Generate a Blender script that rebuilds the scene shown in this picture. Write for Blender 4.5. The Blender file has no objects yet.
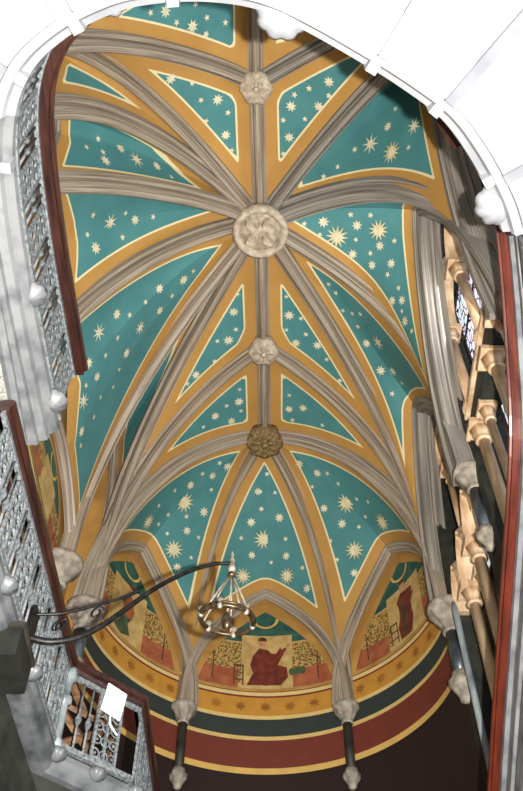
import bpy, math, random
import numpy as np
from mathutils import Vector, Matrix
random.seed(7)
C = bpy.context.scene.collection
PI = math.pi
H = 14.5                      # height of the vault ridge above the lens; the floor is 1.6 m below the lens
FLOOR = -1.6

# ------------------------------------------------------------------ materials
def lin(r, g, b):
    f = lambda c: (c/12.92 if c <= .04045 else ((c+.055)/1.055)**2.4)
    return (f(r/255), f(g/255), f(b/255), 1)

def new_mat(name, rough=.7, metal=0.):
    m = bpy.data.materials.new(name); m.use_nodes = True
    nt = m.node_tree; b = nt.nodes['Principled BSDF']
    b.inputs['Roughness'].default_value = rough; b.inputs['Metallic'].default_value = metal
    return m, nt, b

def N(nt, t, **kw):
    n = nt.nodes.new(t)
    for k, v in kw.items(): setattr(n, k, v)
    return n

def mottled(name, c1, c2, scale=6., rough=.7, metal=0., stretch=(1, 1, 1), bump=.0, coord='Object', detail=5, lo=.35, hi=.65):
    m, nt, b = new_mat(name, rough, metal)
    tc = N(nt, 'ShaderNodeTexCoord'); mp = N(nt, 'ShaderNodeMapping'); mp.inputs['Scale'].default_value = stretch
    no = N(nt, 'ShaderNodeTexNoise'); no.inputs['Scale'].default_value = scale; no.inputs['Detail'].default_value = detail
    cr = N(nt, 'ShaderNodeValToRGB'); e = cr.color_ramp.elements
    e[0].position = lo; e[1].position = hi; e[0].color = lin(*c1); e[1].color = lin(*c2)
    L = nt.links.new
    L(tc.outputs[coord], mp.inputs['Vector']); L(mp.outputs[0], no.inputs['Vector']); L(no.outputs['Fac'], cr.inputs[0])
    L(cr.outputs[0], b.inputs['Base Color'])
    if bump:
        bu = N(nt, 'ShaderNodeBump'); bu.inputs['Strength'].default_value = bump; bu.inputs['Distance'].default_value = .03
        L(no.outputs['Fac'], bu.inputs['Height']); L(bu.outputs[0], b.inputs['Normal'])
    return m

M = {}
M['rib'] = mottled('rib stone', (102, 88, 72), (184, 169, 149), 2.2, .75, stretch=(.3, 16, 1), bump=.15, coord='UV', lo=.3, hi=.7)
M['ribpale'] = mottled('pale rib stone', (124, 110, 95), (196, 181, 163), 2.2, .75, stretch=(.3, 16, 1), bump=.15, coord='UV', lo=.3, hi=.7)
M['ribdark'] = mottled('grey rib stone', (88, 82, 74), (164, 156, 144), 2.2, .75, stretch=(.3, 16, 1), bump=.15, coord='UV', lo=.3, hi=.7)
M['boss'] = mottled('boss stone', (150, 134, 114), (200, 186, 164), 9, .8, bump=.25)
M['bossbrown'] = mottled('brown boss stone', (88, 70, 42), (150, 124, 80), 14, .75, bump=.3)
M['capital'] = mottled('capital stone', (122, 113, 101), (172, 163, 148), 7, .75, bump=.25)
M['tan'] = mottled('tan marble', (186, 148, 108), (234, 206, 170), 3, .35, stretch=(2, 2, .5))
M['slate'] = mottled('blue grey marble shaft', (34, 40, 44), (84, 94, 100), 5, .3, stretch=(1, 1, .4))
M['shaftgrey'] = mottled('grey marble shaft', (96, 106, 110), (156, 164, 166), 5, .3, stretch=(1, 1, .4))
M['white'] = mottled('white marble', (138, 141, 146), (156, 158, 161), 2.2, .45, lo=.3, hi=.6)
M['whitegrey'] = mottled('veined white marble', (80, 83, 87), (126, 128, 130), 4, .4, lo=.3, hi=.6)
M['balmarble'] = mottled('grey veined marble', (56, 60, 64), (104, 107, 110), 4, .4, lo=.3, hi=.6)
M['joint'] = mottled('grey marble joint', (104, 107, 114), (122, 124, 130), 3, .5)
M['grainy'] = mottled('grainy carved marble', (120, 120, 112), (176, 176, 168), 34, .8, bump=.4)
M['wood'] = mottled('dark handrail wood', (34, 18, 15), (66, 36, 28), 3, .28, stretch=(6, .6, 6))
M['redwood'] = mottled('red handrail wood', (62, 24, 15), (96, 38, 23), 3, .35, stretch=(5, .6, .6))
M['brownwood'] = mottled('brown wood', (70, 48, 30), (140, 104, 70), 5, .6, stretch=(1, 1, 4))
M['steel'] = mottled('grey wrought metal', (78, 84, 88), (136, 142, 144), 26, .7, .1, bump=.2)
M['iron'] = mottled('black iron', (16, 15, 15), (46, 44, 42), 16, .45, .5)
M['brass'] = mottled('worn brass', (50, 38, 26), (104, 86, 62), 18, .35, .5)
M['chain'] = mottled('pale metal chain', (126, 114, 96), (186, 176, 158), 12, .4, .3)
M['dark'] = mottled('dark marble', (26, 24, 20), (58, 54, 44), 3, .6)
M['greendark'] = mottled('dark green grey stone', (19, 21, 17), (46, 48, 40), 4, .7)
M['boxpaint'] = mottled('dark box paint', (16, 18, 15), (30, 33, 28), 6, .6)
M['floor'] = mottled('floor tiles', (60, 52, 44), (96, 86, 74), 3, .5)
M['paper'] = mottled('white card', (232, 234, 238), (248, 248, 250), 5, .8)
M['star'] = mottled('gilt star paint', (202, 194, 158), (222, 216, 188), 9, .6)
M['stargold'] = mottled('deeper gilt star paint', (204, 186, 128), (224, 210, 162), 9, .6)
OCH1, OCH2 = (166, 121, 56), (188, 144, 74)

# vault paint: ochre margin, cream line, teal field, driven by each vertex's distance to the panel's edge
def web_mat():
    m, nt, b = new_mat('painted vault', .75); L = nt.links.new
    at = N(nt, 'ShaderNodeAttribute', attribute_name='edge')
    tc = N(nt, 'ShaderNodeTexCoord'); no = N(nt, 'ShaderNodeTexNoise'); no.inputs['Scale'].default_value = 2.2; no.inputs['Detail'].default_value = 6
    L(tc.outputs['Object'], no.inputs['Vector'])
    def two(c1, c2):
        mx = N(nt, 'ShaderNodeMix', data_type='RGBA'); mx.inputs[6].default_value = lin(*c1); mx.inputs[7].default_value = lin(*c2)
        L(no.outputs['Fac'], mx.inputs[0]); return mx.outputs[2]
    def gt(v):
        n = N(nt, 'ShaderNodeMath', operation='GREATER_THAN'); n.inputs[1].default_value = v; L(at.outputs['Fac'], n.inputs[0]); return n.outputs[0]
    def mix(f, a, c):
        mx = N(nt, 'ShaderNodeMix', data_type='RGBA'); L(f, mx.inputs[0]); L(a, mx.inputs[6]); L(c, mx.inputs[7]); return mx.outputs[2]
    o = two(OCH1, OCH2); cr = two((218, 204, 152), (230, 220, 178)); t = two((54, 114, 116), (80, 140, 140))
    L(mix(gt(1.032), mix(gt(1.0), o, cr), t), b.inputs['Base Color'])
    return m
M['web'] = web_mat()

def ochre(): return mottled('ochre wall paint', OCH1, OCH2, 2.2, .75)
M['ochre'] = ochre()

# wall paint in horizontal bands by height above the lens
def band_mat(dz=0.):
    m, nt, b = new_mat('banded wall paint', .7); L = nt.links.new
    g = N(nt, 'ShaderNodeNewGeometry'); s = N(nt, 'ShaderNodeSeparateXYZ'); L(g.outputs['Position'], s.inputs[0])
    mr = N(nt, 'ShaderNodeMapRange'); mr.inputs[1].default_value = 6.+dz; mr.inputs[2].default_value = 16.+dz
    L(s.outputs['Z'], mr.inputs[0])
    cr = N(nt, 'ShaderNodeValToRGB'); cr.color_ramp.interpolation = 'CONSTANT'; R = cr.color_ramp
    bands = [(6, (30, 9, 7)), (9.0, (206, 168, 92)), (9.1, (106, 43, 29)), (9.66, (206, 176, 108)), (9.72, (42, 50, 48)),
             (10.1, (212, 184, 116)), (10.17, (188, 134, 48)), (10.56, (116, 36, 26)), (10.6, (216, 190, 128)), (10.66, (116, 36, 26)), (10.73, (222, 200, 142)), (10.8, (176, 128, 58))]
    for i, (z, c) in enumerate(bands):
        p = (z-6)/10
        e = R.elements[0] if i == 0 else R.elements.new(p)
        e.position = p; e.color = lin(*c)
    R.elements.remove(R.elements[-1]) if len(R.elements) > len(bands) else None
    L(mr.outputs[0], cr.inputs[0])
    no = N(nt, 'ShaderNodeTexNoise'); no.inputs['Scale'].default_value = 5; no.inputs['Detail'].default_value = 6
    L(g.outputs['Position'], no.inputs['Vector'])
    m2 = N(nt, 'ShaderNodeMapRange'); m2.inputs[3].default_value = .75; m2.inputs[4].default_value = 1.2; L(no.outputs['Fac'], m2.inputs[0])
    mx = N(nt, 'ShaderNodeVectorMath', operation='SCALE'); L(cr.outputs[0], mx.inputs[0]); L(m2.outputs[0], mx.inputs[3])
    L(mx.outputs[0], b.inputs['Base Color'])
    return m
M['bands'] = band_mat(); M['bandslow'] = band_mat(-.75)

def speckle_mat(name, base, spots, spots2, scale=16.):
    m, nt, b = new_mat(name, .75); L = nt.links.new
    tc = N(nt, 'ShaderNodeTexCoord'); v = N(nt, 'ShaderNodeTexVoronoi'); v.inputs['Scale'].default_value = scale
    L(tc.outputs['Object'], v.inputs['Vector'])
    c = N(nt, 'ShaderNodeMath', operation='LESS_THAN'); c.inputs[1].default_value = .5; L(v.outputs['Distance'], c.inputs[0])
    s = N(nt, 'ShaderNodeSeparateColor'); L(v.outputs['Color'], s.inputs[0])
    g = N(nt, 'ShaderNodeMath', operation='GREATER_THAN'); g.inputs[1].default_value = .72; L(s.outputs[0], g.inputs[0])
    m1 = N(nt, 'ShaderNodeMix', data_type='RGBA'); m1.inputs[6].default_value = lin(*spots); m1.inputs[7].default_value = lin(*spots2); L(g.outputs[0], m1.inputs[0])
    m2 = N(nt, 'ShaderNodeMix', data_type='RGBA'); m2.inputs[6].default_value = lin(*base); L(c.outputs[0], m2.inputs[0]); L(m1.outputs[2], m2.inputs[7])
    L(m2.outputs[2], b.inputs['Base Color'])
    return m
M['leaves'] = speckle_mat('painted fruit tree', (184, 150, 84), (96, 88, 40), (122, 48, 28), 24)
M['m_sky'] = mottled('mural sky paint', (26, 72, 64), (52, 98, 82), 4, .75)
M['m_wall'] = mottled('mural pale wall paint', (176, 142, 82), (204, 174, 112), 5, .75)
M['m_ground'] = mottled('mural salmon paint', (142, 72, 42), (168, 96, 60), 5, .75)
M['m_red'] = mottled('mural robe paint', (84, 28, 18), (122, 46, 28), 7, .75)
M['m_green'] = mottled('mural green robe paint', (44, 62, 40), (74, 92, 58), 7, .75)
M['roundel'] = mottled('roundel paint', (134, 82, 26), (160, 104, 36), 7, .75)
M['m_skin'] = mottled('mural flesh paint', (168, 116, 76), (196, 146, 104), 7, .75)
M['m_brown'] = mottled('mural brown paint', (70, 40, 22), (104, 66, 36), 7, .75)
M['m_gold'] = mottled('mural gilt paint', (196, 156, 70), (222, 190, 104), 7, .6)

def glass_mat(strength):
    m, nt, b = new_mat('leaded daylight glass', .2); L = nt.links.new
    tc = N(nt, 'ShaderNodeTexCoord'); mp = N(nt, 'ShaderNodeMapping'); mp.inputs['Scale'].default_value = (1, 5.2, 3.4)
    v = N(nt, 'ShaderNodeTexVoronoi', feature='DISTANCE_TO_EDGE'); v.inputs['Scale'].default_value = 1.3
    L(tc.outputs['Object'], mp.inputs['Vector']); L(mp.outputs[0], v.inputs['Vector'])
    c = N(nt, 'ShaderNodeMath', operation='GREATER_THAN'); c.inputs[1].default_value = .07; L(v.outputs['Distance'], c.inputs[0])
    v2 = N(nt, 'ShaderNodeTexVoronoi'); v2.inputs['Scale'].default_value = 1.3; L(mp.outputs[0], v2.inputs['Vector'])
    mx = N(nt, 'ShaderNodeMix', data_type='RGBA'); mx.inputs[0].default_value = .16; mx.inputs[6].default_value = lin(226, 226, 246); L(v2.outputs['Color'], mx.inputs[7])
    k = N(nt, 'ShaderNodeVectorMath', operation='SCALE'); L(mx.outputs[2], k.inputs[0]); L(c.outputs[0], k.inputs[3])
    b.inputs['Base Color'].default_value = (.02, .02, .03, 1)
    L(k.outputs[0], b.inputs['Emission Color']); b.inputs['Emission Strength'].default_value = strength
    return m
M['glass'] = glass_mat(1.3)

# ------------------------------------------------------------------ objects
W = {}
def tag(o, label, cat, group=None):
    o['label'] = label; o['category'] = cat
    if group: o['group'] = group
    return o

def empty(name, loc, label=None, cat=None, group=None, parent=None, kind=None):
    o = bpy.data.objects.new(name, None); C.objects.link(o); loc = Vector(loc)
    W[o.name] = loc.copy(); o.empty_display_size = .1
    if parent: o.parent = parent; o.location = loc-W[parent.name]
    else: o.location = loc
    if label: tag(o, label, cat, group)
    if kind: o['kind'] = kind
    return o

class MB:
    """collects verts, faces, face-corner uv and material slots into one mesh object"""
    def __init__(s): s.v = []; s.f = []; s.mi = []; s.uv = []; s.mats = []; s.smooth = []; s.attr = None
    def slot(s, m):
        if m not in s.mats: s.mats.append(m)
        return s.mats.index(m)
    def add(s, vs, fs, m, uvs=None, smooth=False):
        o = len(s.v); k = s.slot(m)
        s.v += [tuple(p) for p in vs]
        for f in fs:
            s.f.append([o+i for i in f]); s.mi.append(k); s.smooth.append(smooth)
            s.uv += [(uvs[i] if uvs else (0., 0.)) for i in f]
        return s
    def box(s, c, d, m, rz=0., ax=None):
        hx, hy, hz = d[0]/2, d[1]/2, d[2]/2
        R = Matrix.Rotation(rz, 3, 'Z') if ax is None else ax
        vs = [Vector(c)+R@Vector((x*hx, y*hy, z*hz)) for x in (-1, 1) for y in (-1, 1) for z in (-1, 1)]
        return s.add(vs, [(0, 1, 3, 2), (4, 6, 7, 5), (0, 4, 5, 1), (2, 3, 7, 6), (0, 2, 6, 4), (1, 5, 7, 3)], m)
    def tube(s, pts, r, m, n=8, closed=False, caps=True):
        P = [Vector(p) for p in pts]; k = len(P); rs = r if isinstance(r, (list, tuple)) else [r]*k
        vs = []; prev = None
        for i in range(k):
            a = P[(i-1) % k] if (closed or i > 0) else P[i]; b = P[(i+1) % k] if (closed or i < k-1) else P[i]
            t = (b-a).normalized()
            if prev is None: u = t.orthogonal().normalized()
            else: u = (prev-t*prev.dot(t)).normalized()
            prev = u; w = t.cross(u)
            for j in range(n):
                q = 2*PI*j/n; vs.append(P[i]+(u*math.cos(q)+w*math.sin(q))*rs[i])
        fs = []
        for i in range(k if closed else k-1):
            for j in range(n):
                a, b = i*n+j, i*n+(j+1) % n; c = ((i+1) % k)*n
                fs.append((a, b, c+(j+1) % n, c+j))
        if caps and not closed: fs += [tuple(range(n))[::-1], tuple((k-1)*n+j for j in range(n))]
        return s.add(vs, fs, m, smooth=True)
    def lathe(s, c, prof, m, n=24, mod=None, axis=None, smooth=True):
        """prof: (radius, height) pairs; mod(angle, i) scales the radius"""
        R = axis or Matrix.Identity(3); vs = []
        for i, (r, z) in enumerate(prof):
            for j in range(n):
                q = 2*PI*j/n; rr = r*(mod(q, i) if mod else 1)
                vs.append(Vector(c)+R@Vector((rr*math.cos(q), rr*math.sin(q), z)))
        fs = [(i*n+j, i*n+(j+1) % n, (i+1)*n+(j+1) % n, (i+1)*n+j) for i in range(len(prof)-1) for j in range(n)]
        fs += [tuple(range(n))[::-1], tuple((len(prof)-1)*n+j for j in range(n))]
        return s.add(vs, fs, m, smooth=smooth)
    def sweep(s, pts, Lats, Nors, prof, m, closed=False):
        """prof: (lateral, normal) points, swept along pts"""
        k = len(pts); n = len(prof); vs = []; uv = []; d = 0
        pl = [0]
        for a, b in zip(prof, prof[1:]): pl.append(pl[-1]+math.hypot(b[0]-a[0], b[1]-a[1]))
        for i in range(k):
            if i: d += (Vector(pts[i])-Vector(pts[i-1])).length
            for j, (l, h) in enumerate(prof):
                vs.append(Vector(pts[i])+Vector(Lats[i])*l+Vector(Nors[i])*h); uv.append((d, pl[j]))
        fs = [(i*n+j, i*n+j+1, (i+1)*n+j+1, (i+1)*n+j) for i in range(k-1) for j in range(n-1)]
        fs += [(i*n+n-1, i*n, (i+1)*n, (i+1)*n+n-1) for i in range(k-1)]
        fs += [tuple(range(n)), tuple((k-1)*n+j for j in range(n))[::-1]]
        return s.add(vs, fs, m, uv)
    def prism(s, poly, z0, z1, m):
        n = len(poly)
        vs = [(x, y, z0) for x, y in poly]+[(x, y, z1) for x, y in poly]
        return s.add(vs, [tuple(range(n))[::-1], tuple(range(n, 2*n))]+[(i, (i+1) % n, n+(i+1) % n, n+i) for i in range(n)], m)
    def build(s, name, parent=None, label=None, cat=None, group=None, kind=None):
        lo = np.min(np.array(s.v), 0); hi = np.max(np.array(s.v), 0)
        org = W[parent.name] if parent else Vector(((lo[0]+hi[0])/2, (lo[1]+hi[1])/2, lo[2]))
        if parent: org = Vector(((lo[0]+hi[0])/2, (lo[1]+hi[1])/2, lo[2]))
        me = bpy.data.meshes.new(name)
        me.from_pydata([tuple(Vector(p)-org) for p in s.v], [], s.f)
        for m in s.mats: me.materials.append(m)
        me.polygons.foreach_set('material_index', s.mi); me.polygons.foreach_set('use_smooth', s.smooth)
        ul = me.uv_layers.new(name='UVMap'); ul.data.foreach_set('uv', np.array(s.uv, 'f').ravel())
        if s.attr is not None:
            a = me.attributes.new('edge', 'FLOAT', 'POINT'); a.data.foreach_set('value', np.array(s.attr, 'f'))
        me.update()
        o = bpy.data.objects.new(name, me); C.objects.link(o); W[o.name] = org.copy()
        if parent: o.parent = parent; o.location = org-W[parent.name]
        else: o.location = org
        if label and cat: tag(o, label, cat, group)
        elif label: o['label'] = label
        if kind: o['kind'] = kind
        return o

# ------------------------------------------------------------------ the vault's skeleton
b0, b1, b2, b3, b4 = [Vector((x, y, H)) for x, y in ((-.18, 1.75), (-.17, 4.14), (-.11, 6.53), (-.06, 9.07), (-.04, 11.24))]
SFR, SFL = Vector((2.84, 11.2, 10)), Vector((-2.84, 11.2, 10))
SMR, SML = Vector((2.84, 8.34, 10)), Vector((-3.1, 10.17, 10))
SWR = Vector((2.8, 5.2, 9.4)); SNR = Vector((2.84, 2.1, 10))
SE, SD, SC_, SNL = Vector((-3.12, 6.7, 9.7)), Vector((-3.12, 4.4, 10.5)), Vector((-2.95, 3.4, 9.1)), Vector((-2.84, 2.7, 10))
CL, CR = Vector((-1.42, 13.66, 10)), Vector((1.37, 13.65, 10))
NP = 41

def arc(S, T, n=NP, ex=None):
    d = (T-S); D = math.hypot(d.x, d.y); h = d.z; R = (D*D+h*h)/(2*D); out = []
    for i in range(n):
        t = i/(n-1); a = t*PI/2
        if ex: f, g = 1-math.cos(a)**(2/ex), h*math.sin(a)**(2/ex)
        elif R >= D:
            q = math.asin(min(1, h/R))*t; f, g = R*(1-math.cos(q))/D, R*math.sin(q)
        else: f, g = 1-math.cos(a), h*math.sin(a)
        out.append(Vector((S.x+d.x*f, S.y+d.y*f, S.z+g)))
    return out

def frames(pts, lat):
    """lat: one horizontal lateral vector, or one per point -> in-plane normals pointing inwards (down at the crown)"""
    k = len(pts); Ls = lat if isinstance(lat, list) else [lat]*k; Ns = []
    for i in range(k):
        t = (pts[min(i+1, k-1)]-pts[max(i-1, 0)]).normalized(); Ns.append(t.cross(Ls[i]).normalized())
    if sum(n.z for n in Ns) > 0: Ns = [-n for n in Ns]
    return Ls, Ns

RIBPROF = [(-.185, -.06), (-.185, .07), (-.15, .085), (-.145, .03), (-.1, .04), (-.095, .15), (-.075, .19), (-.065, .245), (-.025, .275)]
RIBPROF = RIBPROF+[(-l, h) for l, h in RIBPROF[::-1]]
DEPTH = .27
class Rib: pass
def rib(S, T, label, mat='rib', ex=None, k=.74, name='vault_rib', group='stone ribs of the painted vault', build=True):
    r = Rib(); r.soffit = arc(S, T, ex=ex)
    d = T-S; L = Vector((d.x, d.y, 0)).normalized().cross(Vector((0, 0, 1)))
    Ls, Ns = frames(r.soffit, L)
    r.web = [p-n*DEPTH for p, n in zip(r.soffit, Ns)]
    if build:
        mb = MB(); mb.sweep(r.web, Ls, Ns, [(l*k, h*.95) for l, h in RIBPROF], M[mat])
        r.o = mb.build(name, None, label, 'rib', group)
    return r
def ridge(A, B, label):
    r = Rib(); n = 13; r.soffit = [A.lerp(B, i/(n-1)) for i in range(n)]
    Ls, Ns = frames(r.soffit, Vector((1, 0, 0))); r.web = [p-q*DEPTH for p, q in zip(r.soffit, Ns)]
    MB().sweep(r.web, Ls, Ns, [(l*.7, h*.95) for l, h in RIBPROF], M['rib']).build('ridge_rib', None, label, 'rib', 'ridge ribs along the crown of the vault')
    r.soffit = [A.lerp(B, i/(NP-1)) for i in range(NP)]; r.web = [Vector((p.x, p.y, p.z+DEPTH)) for p in r.soffit]
    return r

R_ = {}
R_['r4'] = rib(SFR, b4, 'rib from the brown flowered boss down to the right leafy corbel', ex=2.0)
R_['r3'] = rib(SFR, b3, 'rib from the small boss above the brown one to the right leafy corbel', ex=2.4)
R_['rB'] = rib(SFR, b2, 'long rib from the large round boss down to the right leafy corbel', ex=2.8)
R_['rA'] = rib(SMR, b2, 'long rib from the large round boss to the plain corbel beside the lit windows', 'rib', ex=2.9)
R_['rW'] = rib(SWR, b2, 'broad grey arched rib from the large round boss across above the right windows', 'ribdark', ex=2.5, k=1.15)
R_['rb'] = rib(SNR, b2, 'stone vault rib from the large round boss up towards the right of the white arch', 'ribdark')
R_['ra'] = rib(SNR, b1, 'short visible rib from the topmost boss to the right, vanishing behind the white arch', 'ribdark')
R_['l4'] = rib(SFL, b4, 'rib from the brown flowered boss down to the left corbel behind the iron bracket', ex=1.9)
R_['l3'] = rib(SFL, b3, 'rib from the small boss above the brown one to the left carved corbel', ex=2.1)
R_['l2'] = rib(SFL, b2, 'darker inner rib of the close pair from the large round boss to the left', ex=2.6)
R_['l1'] = rib(SML, b2, 'pale outer rib of the close pair from the large round boss to the left capital', 'ribpale', ex=2.2)
R_['le'] = rib(SE, b2, 'dark rib from the large round boss to the end of the upper handrail', 'rib', ex=1.7)
R_['ld'] = rib(SD, b2, 'flat rib running almost level from the large round boss to the left handrail', 'rib', ex=1.3)
R_['lc'] = rib(SC_, b2, 'rib arching left from the large round boss under the narrowest painted panels', 'rib', ex=2.1)
R_['lb'] = rib(SNL, b2, 'rib from the large round boss climbing to the upper left corner', 'rib', ex=2.25)
R_['la'] = rib(SNL, b1, 'rib from the topmost boss to the left, under the white arch', 'rib', ex=1.6)
R_['al'] = rib(CL, b4, 'apse rib from the brown flowered boss down to the left dark wall shaft', ex=2.3)
R_['ar'] = rib(CR, b4, 'apse rib from the brown flowered boss down to the right dark wall shaft', ex=2.0)
g01 = ridge(b0, b1, 'topmost ridge rib between the topmost boss and the white arch')
g12 = ridge(b1, b2, 'ridge rib between the topmost boss and the large round boss')
g23 = ridge(b2, b3, 'ridge rib between the large round boss and the small boss below it')
g34 = ridge(b3, b4, 'short ridge rib ending at the brown flowered boss')

# wall arches -----------------------------------------------------------------
AX, AY = -.02, 11.22
def wall_arch(S1, S2, rise, bow, label, mat='rib', k=.8, cyl=False, build=True, fa=.5):
    """pointed arch against the wall from S1 to S2 (soffit line)"""
    n = 2*NP-1; pts = []; lats = []
    r1, r2 = math.hypot(S1.x-AX, S1.y-AY), math.hypot(S2.x-AX, S2.y-AY)
    a1, a2 = math.atan2(S1.x-AX, S1.y-AY), math.atan2(S2.x-AX, S2.y-AY)
    za = max(S1.z, S2.z)+rise
    for i in range(n):
        u = -1+2*i/(n-1); au = abs(u); S = S1 if u < 0 else S2
        hz = za-S.z
        D = 1.; h = hz/(max(.1, (S2-S1).length/2)); R = (1+h*h)/2
        # half arch: x runs 0 at the springing to 1 at the apex
        x = 1-au
        if R >= 1: z = math.sqrt(max(0, R*R-(R-x)**2))/h
        else: z = math.sqrt(max(0, 1-(1-x)**2))
        f = fa*(1+u) if u < 0 else fa+(1-fa)*u
        if cyl:
            a = a1+(a2-a1)*f; r = r1+(r2-r1)*f
            p = Vector((AX+r*math.sin(a), AY+r*math.cos(a), S.z+hz*z)); l = Vector((-math.sin(a), -math.cos(a), 0))
        else:
            p = S1.lerp(S2, f); p.z = S.z+hz*z
            l = Vector((1 if p.x < 0 else -1, 0, 0)); p += l*bow*z
        pts.append(p); lats.append(l)
    # even out the spacing
    cum = [0.]
    for a, b in zip(pts, pts[1:]): cum.append(cum[-1]+(b-a).length)
    m = 57; out = []; ol = []; half = cum[n//2]
    for i in range(m):
        q = half*i/28 if i <= 28 else half+(cum[-1]-half)*(i-28)/28; j = max(0, min(len(cum)-2, next((k2 for k2, c in enumerate(cum) if c > q), len(cum)-1)-1))
        f = (q-cum[j])/max(1e-6, cum[j+1]-cum[j]); out.append(pts[j].lerp(pts[j+1], f)); ol.append(lats[j].lerp(lats[j+1], f).normalized())
    r = Rib(); r.soffit = out; Ls, Ns = frames(out, ol)
    r.web = [p-q*DEPTH*k*.9+l*.06 for p, q, l in zip(out, Ns, Ls)]; r.Ls, r.Ns = Ls, Ns
    if build: MB().sweep([p-q*DEPTH*k for p, q in zip(out, Ns)], Ls, Ns, [(l*k, h*k) for l, h in RIBPROF], M[mat]).build('arch_moulding', None, label, 'arch', 'stone wall arches under the vault')
    return r
wl = wall_arch(SFL, CL, 2.75, 0, 'pointed wall arch of the left apse mural behind the iron bracket', cyl=True, k=.56)
wc = wall_arch(CL, CR, 2.85, 0, 'pointed wall arch around the middle apse mural', cyl=True, k=.56)
wr = wall_arch(CR, SFR, 2.75, 0, 'pointed wall arch around the right apse mural', cyl=True, k=.56)
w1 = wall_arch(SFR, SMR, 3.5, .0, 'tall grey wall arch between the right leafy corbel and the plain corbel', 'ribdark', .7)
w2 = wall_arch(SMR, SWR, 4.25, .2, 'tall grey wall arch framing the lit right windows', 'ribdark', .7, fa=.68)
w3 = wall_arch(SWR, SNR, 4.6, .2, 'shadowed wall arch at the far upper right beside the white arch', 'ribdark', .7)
v1 = wall_arch(SFL, SML, 4.2, 0, 'narrow wall arch on the left wall between the close pair of ribs', 'rib', .6)
v2 = wall_arch(SML, Vector((-3.16, 7.5, 9.85)), 1.05, -.1, 'stone wall arch over the left wall mural beside the lower handrail', 'ribpale', .5)
v3 = wall_arch(SE, SD, 1.8, 0, 'wall arch behind the far part of the upper railing', 'rib', .6, fa=.4)
v4 = wall_arch(SD, SC_, 2.3, 0, 'wall arch behind the middle of the upper railing', 'rib', .6, fa=.3)
v5 = wall_arch(SC_, SNL, 2.5, 0, 'wall arch behind the curved part of the upper railing', 'rib', .5)

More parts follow.
